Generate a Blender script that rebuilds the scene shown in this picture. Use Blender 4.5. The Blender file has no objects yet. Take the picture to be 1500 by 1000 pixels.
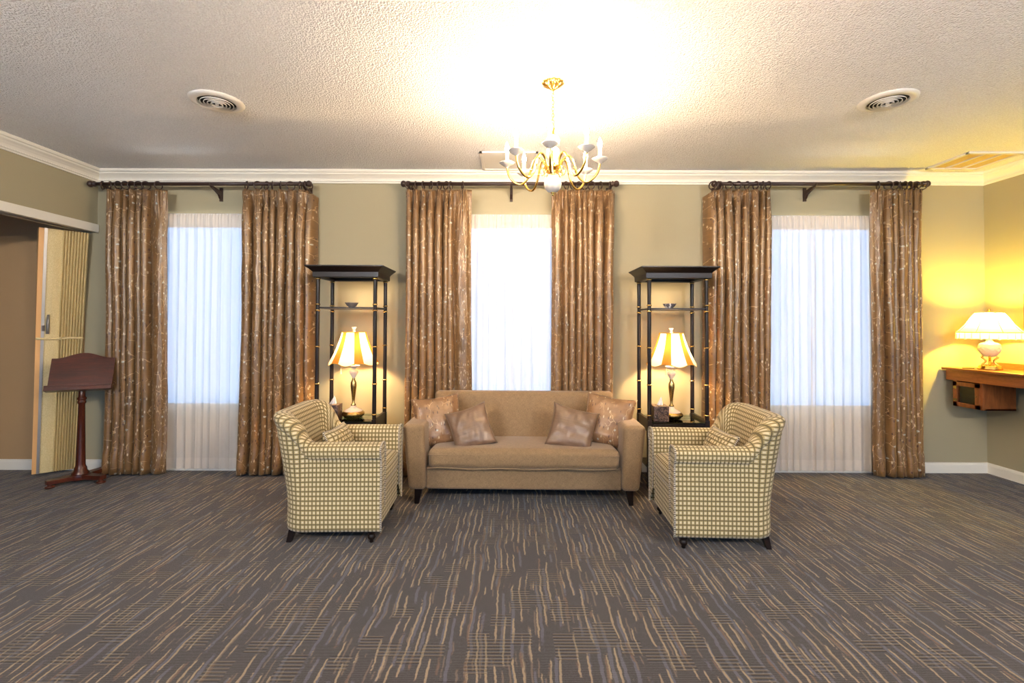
import bpy, bmesh, math, random
from math import sin, cos, pi, radians as R, exp, sqrt
from mathutils import Vector, Matrix, noise

# ------------------------------------------------------------------ camera, world, exposure
S = bpy.context.scene
COL = S.collection
cam_data = bpy.data.cameras.new('camera')
cam = bpy.data.objects.new('camera', cam_data); COL.objects.link(cam)
cam_data.sensor_width = 36; cam_data.lens = 36 * 700 / 1500
cam_data.shift_y = -0.0228; cam_data.clip_start = 0.05; cam_data.clip_end = 200
cam.matrix_world = (Matrix.Translation((0, 0, 1.33)) @ Matrix.Rotation(R(1.0), 4, 'X')
                    @ Matrix.Rotation(R(90), 4, 'X') @ Matrix.Rotation(R(0.2), 4, 'Z'))
S.camera = cam
S.view_settings.view_transform = 'Standard'; S.view_settings.look = 'None'
S.view_settings.gamma = 1; S.view_settings.use_curve_mapping = False
S.view_settings.exposure = 1.68
S.cycles.use_denoising = True
S.cycles.max_bounces = 10; S.cycles.diffuse_bounces = 5; S.cycles.transmission_bounces = 6
S.cycles.transparent_max_bounces = 12
S.cycles.sample_clamp_indirect = 8; S.cycles.blur_glossy = 1.0
S.cycles.caustics_reflective = False; S.cycles.caustics_refractive = False

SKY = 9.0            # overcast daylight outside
CANDLE = 355         # chandelier bulbs
LAMP = 370            # shelf lamp bulbs
DESK = 660
REAR_FILL = 1300            # bulbs of two unseen chandeliers added as fill light           # desk lamp bulb
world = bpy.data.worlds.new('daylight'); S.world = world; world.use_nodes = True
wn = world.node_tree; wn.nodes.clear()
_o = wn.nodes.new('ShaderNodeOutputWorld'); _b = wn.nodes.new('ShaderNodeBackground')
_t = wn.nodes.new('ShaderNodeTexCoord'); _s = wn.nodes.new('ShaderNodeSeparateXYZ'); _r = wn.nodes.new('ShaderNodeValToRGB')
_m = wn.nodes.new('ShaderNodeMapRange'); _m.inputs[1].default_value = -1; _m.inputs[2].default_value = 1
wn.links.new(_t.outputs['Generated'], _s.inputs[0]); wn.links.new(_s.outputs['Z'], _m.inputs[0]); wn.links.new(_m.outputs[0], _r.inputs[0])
# ground below brightened to light the ceiling, dim hazy horizon, bright overcast zenith
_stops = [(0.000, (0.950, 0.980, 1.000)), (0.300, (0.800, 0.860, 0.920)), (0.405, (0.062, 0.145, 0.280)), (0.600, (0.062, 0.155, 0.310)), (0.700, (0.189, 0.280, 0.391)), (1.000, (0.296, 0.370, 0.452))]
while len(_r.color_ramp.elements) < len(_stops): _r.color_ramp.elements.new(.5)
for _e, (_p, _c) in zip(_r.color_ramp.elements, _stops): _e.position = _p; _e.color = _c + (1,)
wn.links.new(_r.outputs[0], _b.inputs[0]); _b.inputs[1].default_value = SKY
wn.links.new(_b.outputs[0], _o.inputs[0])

# ------------------------------------------------------------------ room measures
XL, XR, YB, YF, ZC = -3.85, 4.38, 4.42, -4.6, 2.76
WIN = [(-2.80, 0.66), (-0.02, 0.62), (2.79, 0.70)]   # centre, half width
WZ0, WZ1 = 0.51, 2.37

# ------------------------------------------------------------------ node helper
class NT:
    def __init__(s, name):
        s.m = bpy.data.materials.new(name); s.m.use_nodes = True
        s.t = s.m.node_tree; s.t.nodes.clear()
        s.out = s.t.nodes.new('ShaderNodeOutputMaterial')
    def n(s, typ, ins=None, **kw):
        nd = s.t.nodes.new('ShaderNode' + typ)
        for k, v in kw.items(): setattr(nd, k, v)
        for k, v in (ins or {}).items(): s.set(nd.inputs[k], v)
        return nd
    def set(s, inp, v):
        if isinstance(v, bpy.types.Node): v = v.outputs[0]
        if hasattr(v, 'is_linked') or isinstance(v, bpy.types.NodeSocket): s.t.links.new(v, inp)
        else:
            if inp.type == 'RGBA' and len(v) == 3: v = tuple(v) + (1,)
            inp.default_value = v
    def math(s, op, a, b=0.0, c=None):
        ins = {0: a, 1: b}
        if c is not None: ins[2] = c
        return s.n('Math', ins, operation=op).outputs[0]
    def mix(s, f, a, b, blend='MIX'):
        nd = s.n('Mix', data_type='RGBA', blend_type=blend)
        s.set(nd.inputs[0], f); s.set(nd.inputs[6], a); s.set(nd.inputs[7], b)
        return nd.outputs[2]
    def ramp(s, f, stops):
        nd = s.n('ValToRGB', {0: f}); cr = nd.color_ramp
        while len(cr.elements) < len(stops): cr.elements.new(.5)
        for e, (p, c) in zip(cr.elements, stops):
            e.position = p; e.color = tuple(c) + (1,) if len(c) == 3 else c
        return nd.outputs[0]
    def step(s, f, lo, hi):
        return s.n('MapRange', {0: f, 1: lo, 2: hi, 3: 0.0, 4: 1.0}, clamp=True).outputs[0]
    def obj(s): return s.n('TexCoord').outputs['Object']
    def uv(s): return s.n('UVMap').outputs[0]
    def mp(s, v, scale=(1, 1, 1), rot=(0, 0, 0), loc=(0, 0, 0)):
        return s.n('Mapping', {0: v, 1: loc, 2: rot, 3: scale}).outputs[0]
    def noise(s, v, sc, det=3, rough=.5, col=False):
        nd = s.n('TexNoise', {'Vector': v, 'Scale': sc, 'Detail': det, 'Roughness': rough})
        return nd.outputs[1 if col else 0]
    def bump(s, h, strength=.3, dist=.01):
        return s.n('Bump', {'Height': h, 'Strength': strength, 'Distance': dist}).outputs[0]
    def pbr(s, col, rough=.5, **kw):
        p = s.n('BsdfPrincipled'); s.set(p.inputs['Base Color'], col); s.set(p.inputs['Roughness'], rough)
        for k, v in kw.items(): s.set(p.inputs[k.replace('_', ' ')], v)
        s.t.links.new(p.outputs[0], s.out.inputs[0]); return p

def lin(r, g, b):
    f = lambda c: (c / 255 / 12.92) if c <= 10 else ((c / 255 + .055) / 1.055) ** 2.4
    return (f(r), f(g), f(b))

M = {}
def simple(name, col, rough=.5, bumpsc=0, bstr=.1, **kw):
    t = NT(name); p = t.pbr(col, rough, **kw)
    if bumpsc: t.set(p.inputs['Normal'], t.bump(t.noise(t.obj(), bumpsc), bstr, .005))
    M[name] = t.m; return t.m

simple('wall_paint', lin(163, 153, 124), .75, 60, .06)
simple('wall_paint_next_room', lin(176, 143, 102), .8, 60, .06)
simple('trim_paint', lin(232, 226, 212), .45)
simple('white_metal', lin(225, 220, 212), .4)
simple('duct_shadow_black', lin(18, 16, 15), .9)
simple('dark_wood', lin(24, 15, 12), .36, 40, .04, Specular_IOR_Level=.3)
simple('rod_wood', lin(52, 34, 28), .35)
simple('brass', (.75, .52, .18), .2, Metallic=1.0)
simple('bright_brass', (.80, .52, .13), .18, Metallic=1.0)
simple('antique_brass', (.42, .30, .11), .24, Metallic=1.0)
simple('porcelain', lin(214, 206, 198), .18)
simple('porcelain_yellow', lin(226, 214, 180), .3, 90, .5)
simple('grey_metal', lin(165, 160, 155), .4, Metallic=.8)
simple('candle_sleeve', lin(245, 240, 228), .5)
simple('tissue', lin(240, 238, 235), .9, 30, .5)
simple('black_stick', lin(35, 25, 20), .4)
simple('picture_print', lin(205, 190, 150), .6)
simple('sash_paint', lin(235, 235, 232), .4)

def wood(name, c1, c2, rough=.3, axis='X', sc=6):
    t = NT(name)
    s = {'X': (1, 9, 9), 'Y': (9, 1, 9), 'Z': (9, 9, 1)}[axis]
    v = t.mp(t.obj(), s)
    w = t.noise(v, sc, 5, .6)
    fine = t.noise(v, sc * 8, 2, .5)
    f = t.math('ADD', t.math('MULTIPLY', w, .75), t.math('MULTIPLY', fine, .25))
    t.pbr(t.ramp(f, [(.3, c1), (.7, c2)]), rough, Coat_Weight=.08, Specular_IOR_Level=.35)
    M[name] = t.m
wood('mahogany', lin(48, 20, 12), lin(88, 38, 22), .28, 'X', 4)
wood('mahogany_post', lin(48, 20, 12), lin(84, 36, 21), .25, 'Z', 4)
wood('oak', lin(112, 62, 30), lin(160, 98, 50), .32, 'Y', 5)
wood('oak_face', lin(104, 56, 28), lin(150, 90, 46), .35, 'Z', 5)

# carpet ------------------------------------------------------------------
def carpet():
    t = NT('carpet'); o = t.obj()
    wob = t.noise(o, 3.2, 2, .5, col=True)
    wv = t.n('VectorMath', {0: wob, 1: (.5, .5, .5)}, operation='SUBTRACT').outputs[0]
    wv = t.n('VectorMath', {0: wv, 1: (.05, 0, 0)}, operation='MULTIPLY').outputs[0]
    fin = t.noise(o, 26, 2, .6, col=True)
    fv = t.n('VectorMath', {0: fin, 1: (.5, .5, .5)}, operation='SUBTRACT').outputs[0]
    fv = t.n('VectorMath', {0: fv, 1: (.012, 0, 0)}, operation='MULTIPLY').outputs[0]
    v = t.n('VectorMath', {0: o, 1: wv}, operation='ADD').outputs[0]
    v = t.n('VectorMath', {0: v, 1: fv}, operation='ADD').outputs[0]
    sx = t.n('SeparateXYZ', {0: v}); X, Y = sx.outputs[0], sx.outputs[1]
    rag = t.math('MULTIPLY', t.math('SUBTRACT', t.noise(o, 90, 2, .6), .5), .55)
    def streak(p, wd, sy, thr, sd):
        q = t.math('ADD', t.math('MULTIPLY', X, 1 / p), sd)
        idx = t.math('FLOOR', q); fr = t.math('ABSOLUTE', t.math('SUBTRACT', t.math('FRACT', q), .5))
        vv = t.n('CombineXYZ', {0: t.math('MULTIPLY', idx, 5.37), 1: t.math('MULTIPLY', Y, sy), 2: sd})
        nn = t.noise(vv, 1, 1, .5)
        on = t.step(t.math('ADD', nn, t.math('MULTIPLY', rag, .18)), thr, thr + .03)
        wid = t.math('ADD', t.math('MULTIPLY', nn, wd * 1.3 / p), t.math('MULTIPLY', rag, wd / p * 1.5))
        ed = t.math('SUBTRACT', 1.0, t.step(t.math('SUBTRACT', fr, wid), -.03, .03))
        return t.math('MULTIPLY', on, ed)
    base = t.ramp(t.noise(o, 260, 2, .7), [(.3, lin(44, 39, 38)), (.7, lin(64, 57, 55))])
    c = t.mix(streak(.043, .0085, 3.2, .50, 3.3), base, lin(78, 78, 86))
    c = t.mix(t.math('MULTIPLY', streak(.029, .0048, 5.0, .56, 9.7), .8), c, lin(100, 86, 70))
    c = t.mix(streak(.037, .0055, 4.2, .49, 1.2), c, lin(138, 120, 94))
    c = t.mix(streak(.11, .006, 4.6, .55, 6.1), c, lin(98, 76, 58))
    # ribbed patches
    so = t.n('SeparateXYZ', {0: t.n('VectorMath', {0: o, 1: fv}, operation='ADD').outputs[0]})
    qx = t.math('FLOOR', t.math('MULTIPLY', so.outputs[0], 11.0))
    qy = t.math('FLOOR', t.math('MULTIPLY', t.math('ADD', so.outputs[1], t.math('MULTIPLY', qx, .0443)), 11.9))
    wnz = t.n('TexWhiteNoise', {'Vector': t.n('CombineXYZ', {0: qx, 1: qy, 2: 0.0})}).outputs[0]
    pm = t.step(wnz, .70, .71)
    sep = t.n('SeparateXYZ', {0: o}).outputs[1]
    rib = t.math('SINE', t.math('MULTIPLY', sep, 2 * pi / .0195))
    lite = t.math('MULTIPLY', t.step(rib, .15, .75), pm)
    dark = t.math('MULTIPLY', t.step(t.math('MULTIPLY', rib, -1.0), .15, .75), pm)
    c = t.mix(t.math('MULTIPLY', lite, .7), c, lin(98, 85, 67))
    c = t.mix(t.math('MULTIPLY', dark, .5), c, lin(24, 21, 20))
    loops = t.math('MULTIPLY', t.math('SINE', t.math('MULTIPLY', sep, 2 * pi / .0052)), .5)
    h = t.math('ADD', t.noise(o, 300, 2, .7), t.math('MULTIPLY', loops, .3))
    h = t.math('ADD', h, t.math('MULTIPLY', rib, t.math('MULTIPLY', pm, .5)))
    t.pbr(c, .85, Normal=t.bump(h, .55, .006), Sheen_Weight=.16, Sheen_Roughness=.35, Specular_IOR_Level=.3, Sheen_Tint=(.85, .9, 1))
    M['carpet'] = t.m
carpet()

def popcorn():
    t = NT('popcorn_ceiling'); o = t.obj()
    a = t.noise(o, 85, 2, .6); b = t.n('TexVoronoi', {'Vector': o, 'Scale': 100.0}).outputs[0]
    h = t.math('SUBTRACT', a, t.math('MULTIPLY', b, .6))
    c = t.ramp(t.noise(o, 130, 2, .6), [(.3, lin(232, 229, 229)), (.65, lin(252, 251, 251))])
    t.pbr(c, .9, Normal=t.bump(h, .75, .018)); M['popcorn_ceiling'] = t.m
popcorn()

def weave(name, c1, c2, sc=900, rough=.8, sheen=.2):
    t = NT(name); u = t.uv()
    a = t.noise(t.mp(u, (1, .18, 1)), sc, 1); b = t.noise(t.mp(u, (.18, 1, 1)), sc, 1)
    big = t.noise(u, 30, 3)
    f = t.math('ADD', t.math('MULTIPLY', t.math('ADD', a, b), .4), t.math('MULTIPLY', big, .2))
    t.pbr(t.ramp(f, [(.35, c1), (.65, c2)]), rough, Normal=t.bump(f, .25, .003), Sheen_Weight=sheen)
    M[name] = t.m
weave('sofa_fabric', lin(112, 88, 59), lin(150, 122, 87), 420)

def check_fabric():
    t = NT('check_fabric'); u = t.uv(); P = .0285
    s = t.n('SeparateXYZ', {0: t.mp(u, (1 / P, 1 / P, 1))})
    fx = t.math('ABSOLUTE', t.math('SUBTRACT', t.math('FRACT', s.outputs[0]), .5))
    fy = t.math('ABSOLUTE', t.math('SUBTRACT', t.math('FRACT', s.outputs[1]), .5))
    d = t.math('MAXIMUM', fx, fy)
    c = t.ramp(d, [(.0, lin(220, 207, 174)), (.20, lin(216, 201, 164)), (.27, lin(176, 157, 112)), (.385, lin(170, 150, 104)),
                   (.405, lin(106, 92, 55)), (.5, lin(98, 84, 50))])
    n = t.noise(u, 700, 2); c = t.mix(.18, c, t.ramp(n, [(.3, (0.25, .22, .15)), (.7, (.9, .86, .75))]), 'MULTIPLY')
    t.pbr(c, .8, Normal=t.bump(n, .2, .002), Sheen_Weight=.15); M['check_fabric'] = t.m
check_fabric()
def cord():
    t = NT('cord_trim'); u = t.uv()
    s = t.n('SeparateXYZ', {0: u})
    f = t.math('FRACT', t.math('MULTIPLY', s.outputs[1], 1 / .011))
    t.pbr(t.mix(t.step(f, .45, .55), lin(70, 58, 46), lin(215, 205, 185)), .7); M['cord_trim'] = t.m
cord()

def satin(name, base, embroid, dark_base, rough=.36):
    t = NT(name); u = t.uv()
    n1 = t.noise(t.mp(u, (6, 2.5, 1)), 1.6, 4, .6)
    slub = t.noise(t.mp(u, (4, 220, 1)), 1, 2)
    c = t.ramp(t.math('ADD', t.math('MULTIPLY', n1, .6), t.math('MULTIPLY', slub, .4)), [(.35, dark_base), (.65, base)])
    if embroid:
        dn = t.noise(u, 9, 2, .5, col=True)
        dv = t.n('VectorMath', {0: t.n('VectorMath', {0: dn, 1: (.5, .5, .5)}, operation='SUBTRACT').outputs[0], 1: (.13, .13, 0)}, operation='MULTIPLY').outputs[0]
        uu = t.n('VectorMath', {0: u, 1: dv}, operation='ADD').outputs[0]
        e = t.n('TexVoronoi', {'Vector': t.mp(uu, (1.25, .8, 1)), 'Scale': 9.0}, feature='DISTANCE_TO_EDGE', voronoi_dimensions='2D').outputs[0]
        brk = t.step(t.noise(t.mp(u, (1, 1, 1), loc=(3, 9, 0)), 14, 1), .47, .51)
        vine = t.math('MULTIPLY', t.math('SUBTRACT', 1.0, t.step(e, .008, .022)), brk)
        c = t.mix(vine, c, lin(188, 156, 116))
        lv = t.n('TexVoronoi', {'Vector': t.mp(u, (1.6, .55, 1), rot=(0, 0, .7)), 'Scale': 34.0}, voronoi_dimensions='2D')
        ls = t.n('SeparateColor', {0: lv.outputs['Color']})
        lm = t.math('SUBTRACT', 1.0, t.step(lv.outputs['Distance'], .17, .26))
        pale = t.math('MULTIPLY', lm, t.step(ls.outputs[0], .80, .81))
        drk = t.math('MULTIPLY', lm, t.step(ls.outputs[1], .86, .87))
        c = t.mix(pale, c, lin(196, 176, 144)); c = t.mix(drk, c, lin(66, 34, 28))
        fvn = t.n('TexVoronoi', {'Vector': u, 'Scale': 8.5, 'Randomness': .75}, voronoi_dimensions='2D')
        fs = t.n('SeparateColor', {0: fvn.outputs['Color']})
        fd = t.math('ADD', fvn.outputs['Distance'], t.math('MULTIPLY', t.noise(u, 60, 1), .12))
        fm = t.math('MULTIPLY', t.math('SUBTRACT', 1.0, t.step(fd, .105, .14)), t.step(fs.outputs[2], .60, .61))
        cen = t.math('SUBTRACT', 1.0, t.step(fd, .04, .07))
        fc = t.mix(cen, lin(176, 178, 168), lin(120, 104, 92))
        c = t.mix(fm, c, fc)
    wr = t.noise(t.mp(u, (7, 5, 1), rot=(0, 0, .4)), 1.5, 3, .55)
    h = t.math('ADD', t.math('MULTIPLY', wr, 1.0), t.math('MULTIPLY', slub, .05))
    t.pbr(c, rough, Normal=t.bump(h, .25, .03), Sheen_Weight=.1, Sheen_Tint=(1, .85, .7), Specular_IOR_Level=.85, Specular_Tint=(1, .88, .74))
    M[name] = t.m
satin('drape_satin', lin(132, 97, 58), True, lin(94, 68, 39), .33)
satin('cushion_brocade', lin(142, 104, 70), True, lin(116, 84, 55))
satin('plain_satin', lin(124, 96, 76), False, lin(98, 76, 58), .36)

def sheer():
    t = NT('sheer_voile'); u = t.uv()
    hem = t.step(t.math('MULTIPLY', t.n('SeparateXYZ', {0: u}).outputs[1], -1.0), -.125, -.12)
    top = t.step(t.n('SeparateXYZ', {0: u}).outputs[1], 2.225, 2.235)
    dens = t.math('MAXIMUM', hem, top)
    col = lin(212, 200, 186)
    tr = t.n('BsdfTransparent'); col_t = lin(225, 232, 240); tl = t.n('BsdfTranslucent', {0: col}); df = t.n('BsdfDiffuse', {0: col})
    m1 = t.n('MixShader', {0: .92}); t.t.links.new(tl.outputs[0], m1.inputs[1]); t.t.links.new(df.outputs[0], m1.inputs[2])
    lw = t.n('LayerWeight', {0: .35}).outputs['Facing']
    f = t.math('ADD', .915, t.math('MULTIPLY', lw, .05))
    f = t.math('ADD', f, t.math('MULTIPLY', dens, .2))
    f = t.math('MINIMUM', f, 1.0)
    m2 = t.n('MixShader', {0: f}); t.t.links.new(tr.outputs[0], m2.inputs[1]); t.t.links.new(m1.outputs[0], m2.inputs[2])
    t.t.links.new(m2.outputs[0], t.out.inputs[0]); M['sheer_voile'] = t.m
sheer()

def shade_mat(name, c, tl_w=.6):
    t = NT(name)
    tl = t.n('BsdfTranslucent', {0: c}); df = t.n('BsdfDiffuse', {0: c}); m = t.n('MixShader', {0: 1 - tl_w})
    t.t.links.new(tl.outputs[0], m.inputs[1]); t.t.links.new(df.outputs[0], m.inputs[2]); t.t.links.new(m.outputs[0], t.out.inputs[0])
    M[name] = t.m
shade_mat('shade_cream', (.86, .76, .58), .17); shade_mat('shade_pleat', (.44, .18, .03), .10)
shade_mat('shade_white', (.92, .86, .74), .5); shade_mat('shade_trim', lin(190, 150, 60), .3)

def emit(name, col, st):
    t = NT(name); e = t.n('Emission', {0: col + (1,), 1: st}); t.t.links.new(e.outputs[0], t.out.inputs[0]); M[name] = t.m
emit('candle_light', (1.0, .74, .47), CANDLE)
emit('lamp_light', (1.0, .69, .34), LAMP)
emit('desk_light', (1.0, .72, .075), DESK)
emit('rear_fill_light', (1.0, .93, .86), REAR_FILL)

def glass(name, tint, gl=.08):
    t = NT(name); a = t.n('BsdfTransparent', {0: tint + (1,)}); g = t.n('BsdfGlossy', {0: (1, 1, 1, 1), 'Roughness': .02})
    fr = t.n('Fresnel', {0: 1.45}).outputs[0]
    m = t.n('MixShader', {0: fr}); t.t.links.new(a.outputs[0], m.inputs[1]); t.t.links.new(g.outputs[0], m.inputs[2])
    t.t.links.new(m.outputs[0], t.out.inputs[0]); M[name] = t.m
glass('window_glass', (.97, .98, .98)); glass('shelf_glass', (.55, .75, .66)); glass('door_glass', (.75, .74, .66)); glass('crystal', (.72, .72, .72))

def accordion_mat():
    t = NT('accordion_vinyl'); o = t.obj()
    n = t.noise(o, 220, 3, .7)
    t.pbr(t.ramp(n, [(.35, lin(190, 165, 112)), (.65, lin(224, 204, 152))]), .6, Normal=t.bump(n, .3, .003)); M['accordion_vinyl'] = t.m
accordion_mat()
simple('accordion_post', lin(222, 168, 104), .5)
def tooled():
    t = NT('tooled_leather'); u = t.uv()
    v = t.n('TexVoronoi', {'Vector': u, 'Scale': 90.0}, feature='SMOOTH_F1').outputs[0]
    t.pbr(t.ramp(v, [(.2, lin(98, 72, 58)), (.6, lin(40, 26, 22))]), .4, Normal=t.bump(v, .8, .01)); M['tooled_leather'] = t.m
tooled()
def china():
    t = NT('patterned_china'); n = t.noise(t.obj(), 32, 1)
    t.pbr(t.ramp(n, [(.44, lin(228, 224, 220)), (.5, lin(110, 104, 104))]), .25); M['patterned_china'] = t.m
china()

# ------------------------------------------------------------------ mesh helpers
def tag(o, label, cat, group=None):
    o['label'] = label; o['category'] = cat
    if group: o['group'] = group
    return o
def empty(name, loc=(0, 0, 0), rz=0, label=None, cat=None, group=None):
    o = bpy.data.objects.new(name, None); COL.objects.link(o); o.empty_display_size = .1
    o.location = loc; o.rotation_euler = (0, 0, rz)
    if label: tag(o, label, cat, group)
    return o
def copy_tree(o, parent=None):
    c = o.copy(); COL.objects.link(c); c.parent = parent
    for ch in list(o.children): copy_tree(ch, c)
    return c
def shift_tree(o, f): pass

class MB:
    """collects shapes, builds one mesh object"""
    def __init__(s): s.v = []; s.f = []; s.uv = []; s.mi = []; s.smooth = []
    def add(s, verts, faces, uvs=None, mi=0, smooth=True):
        b = len(s.v); s.v += [tuple(p) for p in verts]
        for k, f in enumerate(faces):
            s.f.append([b + i for i in f])
            s.uv.append(uvs[k] if uvs else [(verts[i][0], verts[i][2]) for i in f])
            s.mi.append(mi); s.smooth.append(smooth)
    def grid(s, P, cu=False, cv=False, uv=None, mi=0, smooth=True, flip=False):
        nu, nv = len(P), len(P[0]); vs = [p for row in P for p in row]; fs = []; us = []
        for i in range(nu if cu else nu - 1):
            for j in range(nv if cv else nv - 1):
                i2, j2 = (i + 1) % nu, (j + 1) % nv
                q = [(i, j), (i2, j), (i2, j2), (i, j2)]
                qq = [(i, j), (i + 1, j), (i + 1, j + 1), (i, j + 1)]
                if flip: q = q[::-1]; qq = qq[::-1]
                fs.append([a * nv + b for a, b in q])
                us.append([uv(a, b) if uv else (a * .02, b * .02) for a, b in qq])
        s.add(vs, fs, us, mi, smooth)
    def box(s, c, d, mi=0, rz=0):
        x, y, z = [k / 2 for k in d]; V = []
        for sz in (-1, 1):
            for sx, sy in ((-1, -1), (1, -1), (1, 1), (-1, 1)):
                px, py = sx * x, sy * y
                V.append((c[0] + px * cos(rz) - py * sin(rz), c[1] + px * sin(rz) + py * cos(rz), c[2] + sz * z))
        s.hexa(V, mi)
    def hexa(s, V, mi=0):
        s.add(V, [(3, 2, 1, 0), (4, 5, 6, 7), (0, 1, 5, 4), (1, 2, 6, 5), (2, 3, 7, 6), (3, 0, 4, 7)], mi=mi, smooth=False)
    def lathe(s, prof, c=(0, 0, 0), seg=24, mi=0, rad=None, caps=True):
        P = []
        for k in range(seg):
            a = 2 * pi * k / seg
            P.append([(c[0] + (r * (rad(a, z) if rad else 1)) * cos(a), c[1] + (r * (rad(a, z) if rad else 1)) * sin(a), c[2] + z) for r, z in prof])
        L = [0]
        for (r0, z0), (r1, z1) in zip(prof, prof[1:]): L.append(L[-1] + sqrt((r1 - r0) ** 2 + (z1 - z0) ** 2))
        rm = max(r for r, z in prof)
        s.grid(P, cu=True, uv=lambda a, b: (a / seg * 2 * pi * rm, L[b]), mi=mi)
    def tube(s, pts, r, seg=8, mi=0, closed=False, caps=True):
        pts = [Vector(p) for p in pts]; n = len(pts); P = []; L = [0]
        for a, b in zip(pts, pts[1:]): L.append(L[-1] + (b - a).length)
        up = Vector((0, 0, 1)); prev = None
        for i, p in enumerate(pts):
            if closed: d = pts[(i + 1) % n] - pts[i - 1]
            else: d = pts[min(i + 1, n - 1)] - pts[max(i - 1, 0)]
            d.normalize()
            if prev is None:
                ref = up if abs(d.z) < .9 else Vector((1, 0, 0)); x = d.cross(ref).normalized()
            else:
                x = (prev - d * prev.dot(d)).normalized()
            prev = x; y = d.cross(x)
            rr = r[i] if isinstance(r, (list, tuple)) else r
            P.append([tuple(p + x * rr * cos(2 * pi * k / seg) + y * rr * sin(2 * pi * k / seg)) for k in range(seg)])
        L.append(L[-1])
        s.grid(P, cu=closed, cv=True, uv=lambda a, b: (b * .01, L[min(a, len(L) - 1)]), mi=mi)
        if caps and not closed:
            s.add(P[0], [list(range(seg))[::-1]], mi=mi, smooth=False); s.add(P[-1], [list(range(seg))], mi=mi, smooth=False)
    def ball(s, c, r, sx=1, sy=1, sz=1, seg=16, mi=0):
        prof = [(max(1e-4, r * sin(pi * k / 10)), -r * sz * cos(pi * k / 10)) for k in range(11)]
        s.lathe(prof, c, seg, mi)
    def rbox(s, h, r, bulge=(0, 0, 0), n=6, deform=None, c=(0, 0, 0), mi=0, k=4):
        def line(H, rr):
            arc = [-H + rr * (1 - math.tan(pi / 4 * (1 - i / k))) for i in range(k)]
            mid = [-(H - rr) + 2 * (H - rr) * i / n for i in range(n + 1)]
            return arc + mid + [-a for a in arc[::-1]]
        Ls = [line(h[a], min(r, h[a] * .999)) for a in range(3)]
        for ax in range(3):
            a, b = [(1, 2), (0, 2), (0, 1)][ax]
            for sg in (-1, 1):
                P = []; Q = []
                for ua in Ls[a]:
                    row = []; qr = []
                    for ub in Ls[b]:
                        q = [0, 0, 0]; q[ax] = sg * h[ax]; q[a] = ua; q[b] = ub
                        inner = [max(-(h[i] - min(r, h[i] * .999)), min(h[i] - min(r, h[i] * .999), q[i])) for i in range(3)]
                        d = Vector([q[i] - inner[i] for i in range(3)])
                        if d.length > 1e-9: d = d.normalized() * min(r, min(h) * .999 if False else r)
                        p = [inner[i] + d[i] for i in range(3)]
                        t = [p[i] / h[i] for i in range(3)]
                        pb = list(p)
                        for i in range(3):
                            j, l = [x for x in range(3) if x != i]
                            pb[i] += bulge[i] * t[i] * (1 - t[j] ** 2) * (1 - t[l] ** 2)
                        if deform: pb = deform(*pb)
                        row.append((pb[0] + c[0], pb[1] + c[1], pb[2] + c[2])); qr.append((ua, ub))
                    P.append(row); Q.append(qr)
                off = sg * h[ax]
                fl = (sg < 0) ^ (ax == 1)
                s.grid(P, uv=lambda i, j: (Q[min(i, len(Q) - 1)][min(j, len(Q[0]) - 1)][0] + off * (ax != 0) * 0, Q[min(i, len(Q) - 1)][min(j, len(Q[0]) - 1)][1] + (off if ax == 1 and False else 0)), mi=mi, flip=fl)
    def build(s, name, mats, parent=None, weld=True, loc=None, rot=None, bevel=0, fix=True):
        me = bpy.data.meshes.new(name); me.from_pydata(s.v, [], s.f)
        uvl = me.uv_layers.new(name='UVMap')
        i = 0
        for u in s.uv:
            for q in u: uvl.data[i].uv = q; i += 1
        for p, m, sm in zip(me.polygons, s.mi, s.smooth): p.material_index = m; p.use_smooth = sm
        if weld:
            bm = bmesh.new(); bm.from_mesh(me); bmesh.ops.remove_doubles(bm, verts=bm.verts, dist=1e-5)
            if fix: bmesh.ops.recalc_face_normals(bm, faces=bm.faces)
            bm.to_mesh(me); bm.free()
        for m in (mats if isinstance(mats, (list, tuple)) else [mats]): me.materials.append(M[m])
        o = bpy.data.objects.new(name, me); COL.objects.link(o)
        if parent: o.parent = parent
        if loc: o.location = loc
        if rot: o.rotation_euler = rot
        if bevel:
            b = o.modifiers.new('bevel', 'BEVEL'); b.width = bevel; b.segments = 2; b.limit_method = 'ANGLE'; b.angle_limit = R(40)
        return o
def struct(o): o['kind'] = 'structure'; return o
def sm(x): x = max(0, min(1, x)); return x * x * (3 - 2 * x)
def catmull(pts, n=6):
    out = []
    for i in range(len(pts) - 1):
        p0 = pts[max(i - 1, 0)]; p1 = pts[i]; p2 = pts[i + 1]; p3 = pts[min(i + 2, len(pts) - 1)]
        for k in range(n):
            t = k / n
            out.append(tuple(.5 * (2 * p1[d] + (p2[d] - p0[d]) * t + (2 * p0[d] - 5 * p1[d] + 4 * p2[d] - p3[d]) * t * t + (3 * p1[d] - p0[d] - 3 * p2[d] + p3[d]) * t ** 3) for d in range(len(p1))))
    out.append(tuple(pts[-1])); return out

# ------------------------------------------------------------------ room shell
XN = -7.0   # far side of the adjoining room
b = MB(); b.box(((XN + XR) / 2, (YB + YF) / 2, -.05), (XR - XN + .4, YB - YF + .4, .1)); struct(b.build('floor', 'carpet', weld=False))
b = MB(); b.box(((XN + XR) / 2, (YB + YF) / 2, ZC + .05), (XR - XN + .4, YB - YF + .4, .1)); struct(b.build('ceiling', 'popcorn_ceiling', weld=False))
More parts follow.
